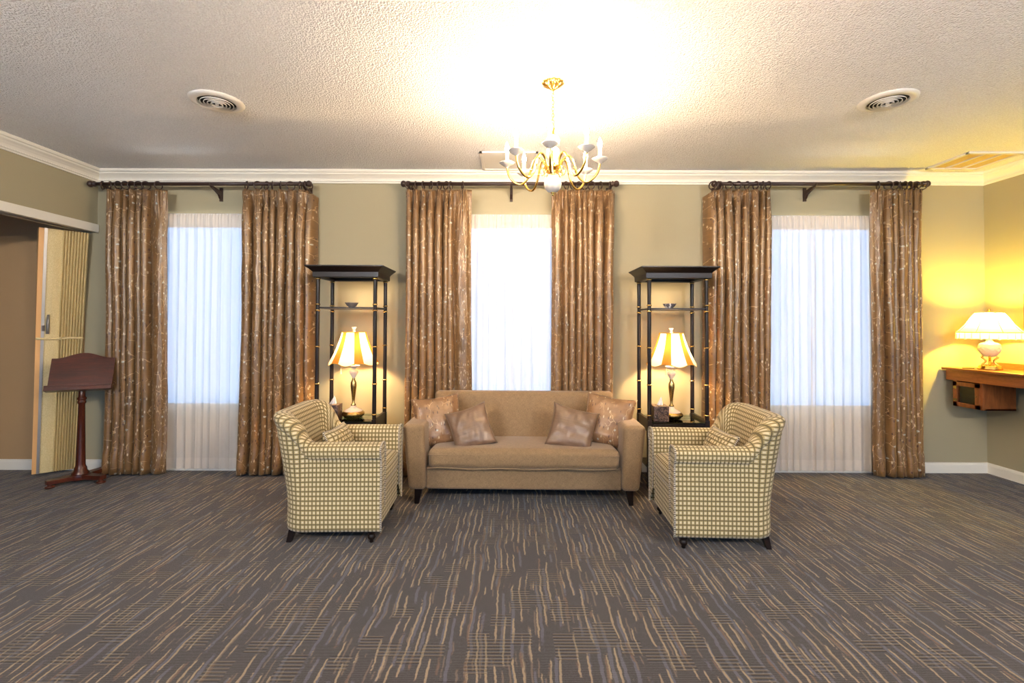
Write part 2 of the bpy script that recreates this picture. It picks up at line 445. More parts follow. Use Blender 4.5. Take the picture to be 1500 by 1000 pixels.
# back wall with three openings (wall 0.2 thick)
b = MB(); T = .2; yc = YB + T / 2
edges = [XL - .1]
for c, hw in WIN: edges += [c - hw, c + hw]
edges.append(XR + .2)
for k in range(0, len(edges), 2): b.box(((edges[k] + edges[k + 1]) / 2, yc, ZC / 2), (edges[k + 1] - edges[k], T, ZC))
for c, hw in WIN:
    b.box((c, yc, WZ0 / 2), (2 * hw, T, WZ0)); b.box((c, yc, (WZ1 + ZC) / 2), (2 * hw, T, ZC - WZ1))
struct(b.build('wall_back', 'wall_paint', weld=False))
b = MB(); b.box(((XN + XL - .1) / 2, yc, ZC / 2), (XL - .1 - XN, T, ZC)); struct(b.build('wall_adjoining_back', 'wall_paint_next_room', weld=False))
b = MB(); b.box((XN - .1, (YB + YF) / 2, ZC / 2), (.2, YB - YF + .4, ZC)); struct(b.build('wall_adjoining_left', 'wall_paint_next_room', weld=False))
b = MB(); b.box((XR + .1, (YB + YF) / 2, ZC / 2), (.2, YB - YF, ZC)); struct(b.build('wall_right', 'wall_paint', weld=False))
# left wall: header over the wide opening, solid towards the room's far end
YO = 0.4
b = MB(); b.box((XL - .06, (YB + YO) / 2, (2.22 + ZC) / 2), (.12, YB - YO, ZC - 2.22)); b.box((XL - .06, (YF + YO) / 2, ZC / 2), (.12, YO - YF, ZC))
struct(b.build('wall_left', 'wall_paint', weld=False))
# wall behind the camera, its two windows added for daylight fill
b = MB(); yf = YF - .1; e = [XN, -3.5, -1.1, 1.9, 4.3, XR + .2]
for k in range(0, 6, 2): b.box(((e[k] + e[k + 1]) / 2, yf, ZC / 2), (e[k + 1] - e[k], .2, ZC))
for c in (-2.3, 3.1): b.box((c, yf, .15), (2.4, .2, .3)); b.box((c, yf, (2.4 + ZC) / 2), (2.4, .2, ZC - 2.4))
struct(b.build('wall_front', 'wall_paint', weld=False))

# header board and accordion track
b = MB(); b.box((XL + .01, (YB - .005 + YO) / 2, 2.222), (.024, YB - YO - .01, .075)); b.box((XL - .06, (YB + YO) / 2, 2.205), (.12, YB - YO, .03))
struct(b.build('trim_1', 'trim_paint', weld=False, bevel=.004))
b = MB(); b.box((XL - .075, (YB + YO) / 2, 2.184), (.03, YB - YO, .012)); struct(b.build('trim_2', 'grey_metal', weld=False))

# baseboards
def baseboard(name, p, q, nrm):
    prof = [(0, 0), (.016, 0), (.016, .072), (.011, .088), (.004, .095), (0, .095)]
    P = [[(x + nrm[0] * d, y + nrm[1] * d, z) for d, z in prof] for x, y in (p, q)]
    m = MB(); m.grid(P, smooth=False); struct(m.build(name, 'trim_paint', weld=False))
baseboard('baseboard_back', (XN, YB), (XR, YB), (0, -1))
baseboard('baseboard_right', (XR, YB), (XR, YF), (-1, 0))
baseboard('baseboard_left', (XL, YF), (XL, YO), (1, 0))
baseboard('baseboard_front', (XR, YF), (XN, YF), (0, 1))

# crown moulding with a bead course
def crown(name, p, q, nrm, beads=True, ends=(0, 0)):
    prof = [(0, -.108), (.012, -.108), (.014, -.096), (.022, -.092), (.024, -.078), (.03, -.066), (.046, -.05), (.062, -.038), (.066, -.026), (.078, -.022), (.084, -.008), (.084, 0)]
    dx, dy = q[0] - p[0], q[1] - p[1]; L = sqrt(dx * dx + dy * dy); dx /= L; dy /= L
    P = []
    for (x, y), e in ((p, ends[0]), (q, -ends[1])):
        P.append([(x + nrm[0] * d + dx * e * d, y + nrm[1] * d + dy * e * d, ZC + z) for d, z in prof])
    m = MB(); m.grid(P, smooth=False)
    if beads:
        k = 0.02
        while k < L:
            m.box((p[0] + dx * k + nrm[0] * .019, p[1] + dy * k + nrm[1] * .019, ZC - .0865), (.011, .011, .010)); k += .021
    struct(m.build(name, 'trim_paint', weld=False))
crown('trim_3', (XL, YB), (XR, YB), (0, -1), ends=(1, 1))
crown('trim_4', (XL, YB), (XL, YF), (1, 0), ends=(1, 1))
crown('trim_5', (XR, YB), (XR, YF), (-1, 0), ends=(1, 1))
crown('trim_6', (XR, YF), (XL, YF), (0, 1), False)

# windows: frame, sash, glass
def window(n, c, hw, y, z0, z1, sgn):
    fr = MB()
    for x in (-hw + .025, hw - .025): fr.box((c + x, y, (z0 + z1) / 2), (.05, .1, z1 - z0))
    fr.box((c, y, z0 + .025), (2 * hw, .1, .05)); fr.box((c, y, z1 - .025), (2 * hw, .1, .05))
    o = struct(fr.build('window_%d' % n, 'sash_paint', weld=False))
    s2 = MB()
    h0, h1 = z0 + .05, z1 - .05
    for x in (-hw + .065, hw - .065): s2.box((c + x, y + .01, (h0 + h1) / 2), (.03, .04, h1 - h0))
    for z in (h0 + .015, h1 - .015): s2.box((c, y + .01, z), (2 * hw - .1, .04, .03))
    s2.build('sash', 'sash_paint', o, weld=False)
    g = MB(); g.box((c, y + .01, (h0 + h1) / 2), (2 * hw - .14, .006, h1 - h0 - .04)); g.build('pane', 'window_glass', o, weld=False)
    ld = bpy.data.lights.new('daylight_portal', 'AREA'); ld.shape = 'RECTANGLE'; ld.size = 2 * hw; ld.size_y = z1 - z0; ld.cycles.is_portal = True
    lo = bpy.data.objects.new('daylight_portal', ld); COL.objects.link(lo); lo.location = (c, y + sgn * .12, (z0 + z1) / 2)
    lo.rotation_euler = (R(-90 * sgn), 0, 0)
for i, (c, hw) in enumerate(WIN): window(i + 1, c, hw, YB + .12, WZ0, WZ1, 1)
for i, c in enumerate((-2.3, 3.1)): window(i + 4, c, 1.2, YF - .12, .3, 2.4, -1)  # unseen rear windows, added to let in more daylight

# ------------------------------------------------------------------ ceiling fittings
def round_vent(x, y, label):
    t = empty('ceiling_vent', (x, y, ZC), 0, label, 'vent')
    m = MB(); m.lathe([(.158, 0), (.157, -.004), (.14, -.012), (.112, -.016), (.109, -.012), (.109, .0)], seg=48); m.build('flange', 'white_metal', t)
    m = MB(); m.lathe([(.001, -.001), (.108, -.001)], seg=40); m.build('duct_shadow', 'duct_shadow_black', t)  # flat black disc stands in for the shade inside the duct
    for k, r in enumerate((.092, .072, .052, .032)):
        m = MB(); m.lathe([(r - .001, -.012), (r, -.016 - .002 * k), (r + .0035, -.020 - .002 * k), (r + .004, -.018 - .002 * k), (r + .001, -.012)], seg=40); m.build('vent_ring', 'white_metal', t)
    m = MB(); m.lathe([(.001, -.026), (.009, -.025), (.011, -.021), (.008, -.004)], seg=20); m.build('centre_cap', 'white_metal', t)
round_vent(-1.89, 3.03, 'round white ceiling vent at left, above the left window')
round_vent(2.36, 2.985, 'round white ceiling vent at right, above the right window')
t = empty('ceiling_grille', (3.925, 4.05, ZC), 0, 'rectangular slotted return grille in the ceiling corner at right', 'vent')
m = MB()
for x in (-.215, -.072, .072, .215): m.box((x, 0, -.008), (.03 if abs(x) > .1 else .014, .40, .016))
for y in (-.193, .193): m.box((0, y, -.008), (.46, .03, .016))
m.build('frame', 'white_metal', t, weld=False, bevel=.002)
simple('filter_mesh', lin(205, 180, 130), .9)
for x in (-.143, 0, .143):
    m = MB(); m.box((x, 0, -.003), (.13, .37, .004)); m.build('filter_slot', 'filter_mesh', t, weld=False)
t = empty('ceiling_access_panel', (-.03, 4.1, ZC), 0, 'flat square white access panel in the ceiling behind the chandelier', 'panel')
m = MB()
for x in (-.23, .23): m.box((x, 0, -.006), (.02, .44, .012))
for y in (-.21, .21): m.box((0, y, -.006), (.48, .02, .012))
m.build('frame', 'white_metal', t, weld=False)
m = MB(); m.box((0, 0, -.003), (.44, .40, .005)); m.build('hatch', 'white_metal', t, weld=False)

# ------------------------------------------------------------------ curtain rods
def rod(x0, x1, xm, z0, z1, label, br=None):
    y = 4.255; xc = (x0 + x1) / 2
    t = empty('curtain_rod', (xc, YB, (z0 + z1) / 2), 0, label, 'curtain rod', 'brown curtain rods over the windows')
    tilt = (z1 - z0) / (x1 - x0); yy = y - YB
    Z = lambda x: (x - xc) * tilt
    m = MB(); m.tube([(x0 - xc + .02, yy, Z(x0)), (x1 - xc - .02, yy, Z(x1))], .0165, 14); m.build('pole', 'rod_wood', t)
    for sx, x in ((-1, x0), (1, x1)):
        m = MB(); prof = [(.001, 0), (.018, .004), (.028, .016), (.030, .028), (.024, .042), (.017, .048), (.024, .054), (.026, .062), (.017, .07), (.017, .08)]
        P = [[(x - xc + sx * (.0 - z), yy + r * cos(a), Z(x) + r * sin(a)) for r, z in prof] for a in [2 * pi * k / 16 for k in range(16)]]
        m.grid(P, cu=True); m.build('finial', 'rod_wood', t)
    for x in (br or (x0 + .12, xm, x1 - .12)):
        X = x - xc; z = Z(x); m = MB()
        m.box((X, -.008, z - .055), (.026, .016, .125))
        sh = [(-.016, -.10), (-.016, -.03), (yy - .012, z - .006 - z), (yy + .012, -.028), (-.10, -.045), (-.05, -.065), (-.028, -.095)]
        V = [(X - .010, a, z + bb) for a, bb in sh] + [(X + .010, a, z + bb) for a, bb in sh]; n = len(sh)
        m.add(V, [list(range(n)), list(range(2 * n - 1, n - 1, -1))] + [(i, (i + 1) % n, n + (i + 1) % n, n + i) for i in range(n)], smooth=False)
        m.tube([(X + .0, yy + .019 * cos(a), z + .019 * sin(a)) for a in [pi + pi * k / 8 for k in range(9)]], .005, 6)
        m.build('bracket', 'rod_wood', t, weld=False)
rod(-3.80, -1.795, -2.70, 2.592, 2.599, 'dark wooden curtain rod over the left window', (-3.66, -2.70, -1.87))
rod(-1.0, .955, -.01, 2.602, 2.609, 'dark wooden curtain rod over the middle window, behind the chandelier', (-.93, -.01, .88))
rod(1.78, 3.735, 2.71, 2.612, 2.618, 'dark wooden curtain rod over the right window', (1.86, 2.71, 3.62))

# ------------------------------------------------------------------ drapes and sheers
def drape(xt0, xt1, xb0, xb1, rodz, seed, label, group, flat=0, wallside=0):
    rnd = random.Random(seed); nf = 8
    yb = 4.262; ztop = rodz - .052; zbot = .018
    t = empty('drape', ((xb0 + xb1) / 2, yb, 0), 0, label, 'curtain', group); cx = (xb0 + xb1) / 2
    w = [1 + rnd.uniform(-.35, .45) for _ in range(nf)]
    if flat == 1: w[-1] *= 1.9
    if flat == -1: w[0] *= 1.9
    tot = sum(w); cut = [0]
    for k in w: cut.append(cut[-1] + k / tot)
    amp = [rnd.uniform(.7, 1.15) for _ in range(nf)]
    if flat == 1: amp[-1] = .45
    if flat == -1: amp[0] = .45
    ph = [rnd.uniform(-1, 1) for _ in range(nf)]
    NU, NV = 200, 46
    def fold(u):
        for k in range(nf):
            if u <= cut[k + 1] or k == nf - 1: return k, (u - cut[k]) / (cut[k + 1] - cut[k])
    P = []; US = []
    zs = [ztop - (ztop - zbot) * (1 - (1 - j / NV) ** 1.0) for j in range(NV + 1)]
    zs = sorted(set(zs + [ztop - .02 * i for i in range(1, 9)]), reverse=True)
    Wid = 1.75
    for i in range(NU + 1):
        u = i / NU; k, f = fold(u); row = []
        for z in zs:
            d = ztop - z
            g = sm(d / .30)                      # 0 at heading, 1 in the fall
            body = cos(2 * pi * f) ; body = (abs(body) ** .7) * (1 if body > 0 else -.7)
            A = .052 * amp[k] * (.30 + .70 * g) * (1 + .15 * sin(z * 2.1 + ph[k] * 3))
            y = body * A                         # + = towards the wall at fold joints
            side = -sin(2 * pi * f) * .015 * amp[k] * g
            pin = exp(-((f - .5) / .17) ** 2) * (1 - g)
            y += -.012 * pin + .020 * pin * cos(2 * pi * (f - .5) * 9)
            # wandering of folds down the length, gentle
            uu = u + .010 * g * sin(1.7 * z + ph[k] * 2.5) * sin(pi * u) + .006 * noise.noise(Vector((u * 6, z * 1.3, seed)))
            s = sm(d / 2.3)
            xa = xt0 + (xb0 - xt0) * s; xb = xt1 + (xb1 - xt1) * s
            pinch = .010 * sin(pi * d / ztop) * (1 if u < .5 else -1) * abs(2 * u - 1)
            x = xa + (xb - xa) * uu + side + pinch
            y += .010 * noise.noise(Vector((u * 9, z * 2.2, seed + 7))) * g + .004 * noise.noise(Vector((u * 30, z * 9, seed + 3)))
            if z < .2: y -= .01; y += .01 * sin(u * 40 + seed) * (1 - z / .2)
            zz = z
            if wallside and ((wallside < 0 and u < .09) or (wallside > 0 and u > .91)):
                q = ((.09 - u) if wallside < 0 else (u - .91)) / .09
                y += .12 * q * 1.0; zz = z - .035 * q * (1 - sm(d / .3))
            row.append((x - cx, min(y, .13) , zz + rnd.uniform(-.0005, .0005)))
        P.append(row); US.append(u * (xb1 - xb0) * 2.1)
    m = MB(); m.grid(P, uv=lambda a, b: (US[a] + seed * .37, zs[b])); o = m.build('drape_panel', 'drape_satin', t, weld=False)
    md = o.modifiers.new('thick', 'SOLIDIFY'); md.thickness = .003; md.offset = 0
    for k in range(nf):
        u = (cut[k] + cut[k + 1]) / 2; x = xt0 + (xt1 - xt0) * u - cx
        yaw = rnd.uniform(-1.1, 1.1); m = MB(); r = .0345
        zc = rodz - .0145
        m.tube([(x + r * sin(a) * sin(yaw), -.007 + r * sin(a) * cos(yaw), zc + r * cos(a)) for a in [2 * pi * q / 20 for q in range(20)]], .0052, 8, closed=True)
        m.tube([(x, -.007, zc - r), (x, -.012, zc - r - .015)], .002, 5)
        m.build('curtain_ring', 'rod_wood', t, weld=False)
G = 'bronze embroidered drapes'
drape(-3.69, -3.095, -3.675, -3.07, 2.594, 1, 'bronze embroidered drape left of the left window, nearest the folded door', G, 1, -1)
drape(-2.43, -1.79, -2.44, -1.775, 2.598, 2, 'bronze embroidered drape right of the left window, beside the shelf tower', G, 0, 1)
drape(-.955, -.365, -.965, -.345, 2.604, 3, 'bronze embroidered drape left of the middle window, behind the sofa', G, 1, 0)
drape(.35, .92, .34, .912, 2.607, 4, 'bronze embroidered drape right of the middle window, below the chandelier', G, -1, 0)
drape(1.755, 2.32, 1.735, 2.305, 2.613, 5, 'bronze embroidered drape left of the right window, beside the shelf tower', G, 0, -1)
drape(3.21, 3.70, 3.215, 3.69, 2.617, 6, 'bronze embroidered drape right of the right window, nearest the corner lamp', G, -1, 1)

def sheer_panel(x0, x1, seed, label, split):
    rnd = random.Random(seed); zt, zb = 2.355, .025; yb = 4.375; cx = (x0 + x1) / 2
    t = empty('sheer_curtain', (cx, yb, 0), 0, label, 'curtain', 'sheer curtains')
    parts = [(x0, x1)] if not split else [(x0, cx + .004), (cx - .004, x1)]
    for pi_, (a0, a1) in enumerate(parts):
        nf = int((a1 - a0) / .078); w = [1 + rnd.uniform(-.45, .6) for _ in range(nf)]; tot = sum(w); cut = [0]
        for k in w: cut.append(cut[-1] + k / tot)
        am = [rnd.uniform(.5, 1.2) for _ in range(nf)]
        NU = nf * 14; zs = [zt - i * .02 for i in range(16)] + [zt - .3 - (zt - .3 - zb) * i / 22 for i in range(1, 23)]
        P = []; k = 0
        for i in range(NU + 1):
            u = i / NU
            while k < nf - 1 and u > cut[k + 1]: k += 1
            f = (u - cut[k]) / (cut[k + 1] - cut[k]); row = []
            for z in zs:
                d = zt - z; g = sm((d - .05) / .22)
                y = cos(2 * pi * f) * .015 * am[k] * (.25 + .75 * g) + .005 * cos(2 * pi * f * 3 + 1) * (1 - .6 * g) + .004 * noise.noise(Vector((u * 20, z * 1.2, seed)))
                pin = exp(-((f - .5) / .16) ** 2) * (1 - g) * sm(d / .05)
                y -= .010 * pin
                x = a0 + (a1 - a0) * u + sin(2 * pi * f) * .006 * g + .006 * noise.noise(Vector((u * 8, z * .8, seed + 2))) * g
                row.append((x - cx, y - .004 * pi_, z))
            P.append(row)
        m = MB(); m.grid(P, uv=lambda a, b: (a / NU * (a1 - a0) * 2, zs[b])); m.build('sheer_panel', 'sheer_voile', t, weld=False)
    m = MB(); m.box((0, .008, zt - .004), (x1 - x0, .008, .014)); m.build('track', 'white_metal', t, weld=False)
sheer_panel(-3.35, -2.16, 11, 'white sheer curtain over the left window', False)
sheer_panel(-.62, .62, 12, 'white sheer curtain over the middle window, behind the sofa', True)
sheer_panel(2.05, 3.45, 13, 'white sheer curtain over the right window', True)

# ------------------------------------------------------------------ sofa
def place_box(h, r, bulge=(0, 0, 0), c=(0, 0, 0), deform=None, n=6):
    m = MB(); m.rbox(h, r, bulge, n, deform, c); return m
sofa = empty('sofa', (.095, 3.86, 0), R(-1.0), 'beige upholstered sofa with one long seat cushion, below the middle window', 'sofa')
HW = .80
place_box((.73, .31, .085), .02, c=(0, .02, .20)).build('seat_base', 'sofa_fabric', sofa)
def cush(x, y, z):
    return (x, y, z - .035 * (y + .28) / .56 * 1.0)
place_box((.705, .305, .075), .045, (0, .012, .022), (0, -.045, .355), cush, 10).build('seat_cushion', 'sofa_fabric', sofa)
m = MB()
for zz in (.29, .385):
    m.tube([(-.70 + 1.40 * k / 20, -.348 - .008 * sin(pi * k / 20), zz + .003 * sin(k)) for k in range(21)], .0045, 6)
m.build('cushion_piping', 'sofa_fabric', sofa)
def back(x, y, z):
    k = (z + .26) / .52
    return (x * (1 + .0 * k), y + .075 * k, z)
place_box((.765, .055, .30), .04, (0, .02, 0), (.005, .203, .475), back, 8).build('backrest', 'sofa_fabric', sofa)
for sx in (-1, 1):
    def arm(x, y, z, sx=sx):
        k = (z + .24) / .48
        return (x * (.80 + .24 * k) + sx * (.028 * (k - .5)), y - .012 * k, z)
    place_box((.080, .325, .243), .035, (.004, 0, .006), (sx * .805, .01, .358), arm).build('armrest', 'sofa_fabric', sofa)
for sx in (-1, 1):
    for sy in (-1, 1):
        m = MB(); x, y = sx * .795, .02 + sy * .275
        V = [(x + a * .017 + sx * .006, y + c * .017 - .0, 0) for a, c in ((-1, -1), (1, -1), (1, 1), (-1, 1))] + [(x + a * .029 - sx * .01, y + c * .029, .125) for a, c in ((-1, -1), (1, -1), (1, 1), (-1, 1))]
        m.hexa(V); m.build('leg', 'dark_wood', sofa, weld=False, bevel=.003)

# ------------------------------------------------------------------ cushions
def cushion(name, label, loc, size, thick, rot, mat, group, seed, piping=None):
    t = MB(); N_ = 26; hx, hz = size[0] / 2, size[1] / 2
    for sg in (-1, 1):
        P = []
        for i in range(N_ + 1):
            u = -1 + 2 * i / N_; row = []
            for j in range(N_ + 1):
                v = -1 + 2 * j / N_
                x = hx * u * (1 - .10 * (1 - v * v) * abs(u) ** 3); z = hz * v * (1 - .10 * (1 - u * u) * abs(v) ** 3)
                th = thick / 2 * (max(0, (1 - u ** 2)) ** .5 * max(0, (1 - v ** 2)) ** .5) ** .8
                e = (1 - max(abs(u), abs(v))) * 4
                wr = .012 * noise.noise(Vector((u * 2.6 + seed, v * 2.6, sg * 3))) + .006 * noise.noise(Vector((u * 7 + seed, v * 5, sg)))
                row.append((x, sg * (th + wr * min(1, e)), z))
            P.append(row)
        t.grid(P, uv=lambda a, b: (-hx + 2 * hx * a / N_ + seed, -hz + 2 * hz * b / N_), flip=sg > 0)
    o = t.build(name, mat)
    o.location = loc; o.rotation_euler = rot; tag(o, label, 'pillow', group)
    if piping:
        p = MB(); pts = []
        for a in range(80):
            q = a / 80 * 4; s_ = int(q); f = -1 + 2 * (q - s_)
            u, v = [(f, -1), (1, f), (-f, 1), (-1, -f)][s_]
            pts.append((hx * u * (1 - .10 * (1 - v * v) * abs(u) ** 3) * 1.01, 0, hz * v * (1 - .10 * (1 - u * u) * abs(v) ** 3) * 1.01))
        p.tube(pts, .006, 6, closed=True); p.build('piping', piping, o)
    return o
g = 'throw pillows on the sofa'
cushion('throw_pillow', 'bronze embroidered throw pillow in the left corner of the sofa', (-.585, 3.83, .575), (.40, .41), .15, (R(-20), R(-5), R(22)), 'cushion_brocade', g, 2.1)
cushion('throw_pillow', 'plain bronze satin throw pillow second from the left on the sofa', (-.315, 3.70, .545), (.33, .34), .13, (R(-24), R(-17), R(8)), 'plain_satin', g, 4.4)
cushion('throw_pillow', 'plain bronze satin throw pillow second from the right on the sofa', (.465, 3.69, .545), (.36, .34), .13, (R(-24), R(13), R(-8)), 'plain_satin', g, 6.7)
cushion('throw_pillow', 'bronze embroidered throw pillow in the right corner of the sofa', (.765, 3.82, .58), (.40, .42), .15, (R(-20), R(8), R(-20)), 'cushion_brocade', g, 8.2)

# ------------------------------------------------------------------ armchairs (local: front = +x)
def armchair(loc, rz, label):
    t = empty('armchair', loc, rz, label, 'armchair', 'checked armchairs')
    hw, xf, xb, rc = .262, .318, -.245, .10
    path = []
    for k in range(15): path.append((xf - (xf - xb - rc) * k / 14, -hw, (0, -1)))
    for k in range(1, 24):
        a = pi / 2 * k / 24; path.append((xb + rc - rc * sin(a), -hw + rc - rc * cos(a), (-sin(a), -cos(a))))
    for k in range(13): path.append((xb, -hw + rc + (2 * hw - 2 * rc) * k / 12, (-1, 0)))
    for k in range(1, 24):
        a = pi / 2 * (1 - k / 24); path.append((xb + rc - rc * sin(a), hw - rc + rc * cos(a), (-sin(a), cos(a))))
    for k in range(15): path.append((xb + rc + (xf - xb - rc) * k / 14, hw, (0, 1)))
    def section(x):
        kb = max(0, min(1, (-.135 - x) / .10)); kb = sm(kb ** .55)          # 0 arm, 1 back
        Ht = .612 + .183 * kb; o_ = .012 * (1 - kb)
        lean = .085 * kb
        A = [(.036, .085), (.046, .10), (.048, .30), (.046, Ht - .105), (.044 + o_, Ht - .088), (.05 + 1.2 * o_, Ht - .06), (.052 + 1.2 * o_, Ht - .036),
             (.042 + o_, Ht - .012), (.018, Ht), (-.012, Ht + .001), (-.040 - .01 * kb, Ht - .012), (-.056 - .012 * kb, Ht - .045), (-.058 - .012 * kb, Ht - .12), (-.055, .36), (-.05, .20)]
        A = [(n + lean * max(0, (z - .30) / .5) ** 1.2, z) for n, z in A]
        return catmull(A, 3)
    P = []; V = []; L = [0]
    for a, c in zip(path, path[1:]): L.append(L[-1] + sqrt((c[0] - a[0]) ** 2 + (c[1] - a[1]) ** 2))
    L = [l + (.05 * sm((l - .4) / .3)) for l in L]
    for x, y, n in path:
        sec = section(x); P.append([(x + n[0] * d, y + n[1] * d, z) for d, z in sec])
        v = [0]
        for (d0, z0), (d1, z1) in zip(sec, sec[1:]): v.append(v[-1] + sqrt((d1 - d0) ** 2 + (z1 - z0) ** 2))
        V.append([q + .002 for q in v])
    m = MB(); m.grid(P, uv=lambda a, b: (L[a] * 1.18, V[a][b]))
    for e, sg in ((0, 1), (-1, -1)):
        r_ = P[e]; n = len(r_)
        m.add(r_, [list(range(n))], [[(p[1], p[2]) for p in r_]], smooth=False)
    o = m.build('tub_shell', 'check_fabric', t)
    for e in (0, -1):
        m = MB(); m.tube([(p[0] + .003, p[1], p[2]) for p in P[e]], .006, 6); m.build('cord_piping', 'cord_trim', t)
    m = MB(); m.rbox((.275, .222, .125), .025, c=(.035, 0, .215)); m.build('seat_base', 'check_fabric', t)
    place_box((.265, .215, .068), .04, (.006, 0, .026), (.055, 0, .385), None, 8).build('seat_cushion', 'check_fabric', t)
    m = MB()
    for z in (.335, .425):
        m.tube([(.318, -.20 + .40 * k / 10, z) for k in range(11)], .0045, 6)
    m.build('cushion_piping', 'cord_trim', t)
    for sy in (-1, 1):
        m = MB(); m.lathe([(.001, 0), (.011, 0), (.014, .008), (.012, .014), (.021, .024), (.026, .036), (.022, .048), (.018, .054), (.027, .062), (.03, .075), (.03, .095)], (.255, sy * .262, 0), 16)
        m.build('leg', 'dark_wood', t)
        m = MB(); x, y = -.235, sy * .235
        q = ((-1, -1), (1, -1), (1, 1), (-1, 1))
        m.hexa([(x - .018 + a * .015, y + sy * .01 + c * .015, 0) for a, c in q] + [(x + .012 + a * .023, y + c * .023, .11) for a, c in q])
        m.build('leg', 'dark_wood', t, weld=False, bevel=.002)
    return t
armchair((-1.122, 3.222, 0), R(1.5), 'green and cream checked tub armchair left of the sofa')
armchair((1.305, 3.155, 0), R(177.5), 'green and cream checked tub armchair right of the sofa')
g = 'small checked lumbar pillows in the armchairs'
cushion('lumbar_pillow', 'small checked lumbar pillow in the left armchair', (-1.165, 3.25, .545), (.34, .21), .13, (R(-22), 0, R(88)), 'check_fabric', g, 0, 'cord_trim')
cushion('lumbar_pillow', 'small checked lumbar pillow in the right armchair', (1.37, 3.155, .545), (.34, .21), .13, (R(-22), 0, R(-88)), 'check_fabric', g, 0, 'cord_trim')

# ------------------------------------------------------------------ shelf towers
def tower(xc, label):
    t = empty('etagere', (xc, 4.12, 0), 0, label, 'shelf', 'dark shelf towers with lamps')
    hx, hy = .2375, .16
    m = MB()
    prof = [(0, 1.73), (.012, 1.735), (.014, 1.775), (.022, 1.785), (.045, 1.806), (.062, 1.818), (.062, 1.826), (.056, 1.828)]
    P = []
    for sx, sy in ((-1, -1), (1, -1), (1, 1), (-1, 1)):
        P.append([(sx * (hx + .02 + d), sy * (hy + .02 + d * (.35 if sy > 0 else 1)), z) for d, z in prof])
    m.grid(P, cu=True, smooth=False); n = len(prof)
    m.add([p[-1] for p in P], [(0, 1, 2, 3)], smooth=False)
    for sx in (-1, 1): m.box((sx * hx, 0, 1.738), (.05, 2 * hy, .012))
    for sy in (-1, 1): m.box((0, sy * hy, 1.738), (2 * hx, .05, .012))
    m.build('cornice', 'dark_wood', t, weld=False)
    for sx in (-1, 1):
        for sy in (-1, 1):
            m = MB(); pr = [(.0175, .56)]
            for z in (.851, 1.158): pr += [(.0165, z - .007), (.0165, z + .007)]
            pr += [(.0155, 1.44), (.0155, 1.53), (.0165, 1.70), (.0165, 1.735)]
            m.lathe(pr, (sx * hx, sy * hy, 0), 16); o = m.build('post', 'dark_wood', t)
            for z in (.60, .851, 1.158, 1.458, 1.508, 1.722):
                m = MB(); m.lathe([(.0165, z - .006), (.020, z - .005), (.021, z), (.020, z + .005), (.0165, z + .006)], (sx * hx, sy * hy, 0), 16)
                m.build('brass_collar', 'brass', o)
            m = MB(); m.box((sx * hx, sy * hy, .28), (.036, .036, .56)); m.build('leg', 'dark_wood', t, weld=False, bevel=.003)
    m = MB(); m.box((0, 0, 1.481), (2 * hx + .01, 2 * hy + .01, .012))
    m.build('upper_shelf', 'dark_wood', t, weld=False)
    m = MB()
    for sy in (-1, 1): m.box((0, sy * hy, .50), (2 * hx, .022, .075))
    for sx in (-1, 1): m.box((sx * hx, 0, .515), (.022, 2 * hy, .105))
    m.build('apron', 'dark_wood', t, weld=False)
    m = MB(); m.box((0, -hy - .014, .50), (2 * hx - .06, .012, .052)); dr = m.build('drawer', 'dark_wood', t, weld=False, bevel=.002)
    m = MB(); m.ball((0, -hy - .027, .503), .008, seg=12); m.build('knob', 'brass', dr)
    m = MB(); m.box((0, 0, .5405), (2 * hx - .006, 2 * hy + .03, .009)); m.build('glass_top', 'shelf_glass', t, weld=False)
    m = MB(); m.box((0, 0, .532), (2 * hx - .02, 2 * hy - .01, .006)); m.build('deck', 'dark_wood', t, weld=False)
    m = MB(); m.box((0, 0, .16), (2 * hx, 2 * hy, .016)); m.build('lower_shelf', 'dark_wood', t, weld=False)
tower(-1.373, 'tall dark wood shelf tower left of the sofa, with brass collars')
tower(1.375, 'tall dark wood shelf tower right of the sofa, with brass collars')

# bowls, tissue boxes, lamps on the towers
def bowl(x, y, mat, label, scall):
    m = MB(); m.lathe([(.001, .004), (.024, .002), (.026, 0), (.028, .006), (.042, .018), (.054, .036), (.057, .042), (.054, .041), (.040, .022), (.024, .010), (.001, .009)], seg=32,
                      rad=(lambda a, z: 1 + .05 * cos(8 * a) * z / .04) if scall else None)
    o = m.build('bowl', mat); o.location = (x, y, 1.4875); tag(o, label, 'bowl', 'small bowls on the shelf towers')
simple('silver_glass', lin(150, 140, 132), .22, 70, .8, Metallic=.35)
bowl(-1.37, 4.08, 'silver_glass', 'small scalloped silvery bowl on the left shelf tower', True)
bowl(1.345, 4.08, 'patterned_china', 'small white and grey patterned bowl on the right shelf tower', False)
def tissue_box(x, y, rz, label):
    t = empty('tissue_box', (x, y, .545), rz, label, 'tissue box', 'tissue boxes on the shelf towers')
    m = MB(); m.rbox((.062, .062, .064), .005, c=(0, 0, .064)); m.build('cover', 'tooled_leather', t)
    m = MB(); m.lathe([(.03, .1285), (.036, .130), (.03, .1315), (.028, .129)], seg=20); m.build('opening_rim', 'antique_brass', t)
    m = MB(); P = []
    for i in range(13):
        a = -1 + i / 6; row = []
        for j in range(9):
            v = j / 8
            row.append((.030 * a * (1 - v * .75) + .012 * v, .014 * sin(a * 7) * (1 - v * .6), .124 + .075 * v - .016 * abs(a) * v))
        P.append(row)
    m.grid(P); m.build('tissue', 'tissue', t, weld=False)
tissue_box(-1.505, 4.035, R(4), 'dark tooled tissue box with a tissue pulled up, left shelf tower')
tissue_box(1.245, 4.035, R(-2), 'dark tooled tissue box with a tissue pulled up, right shelf tower')

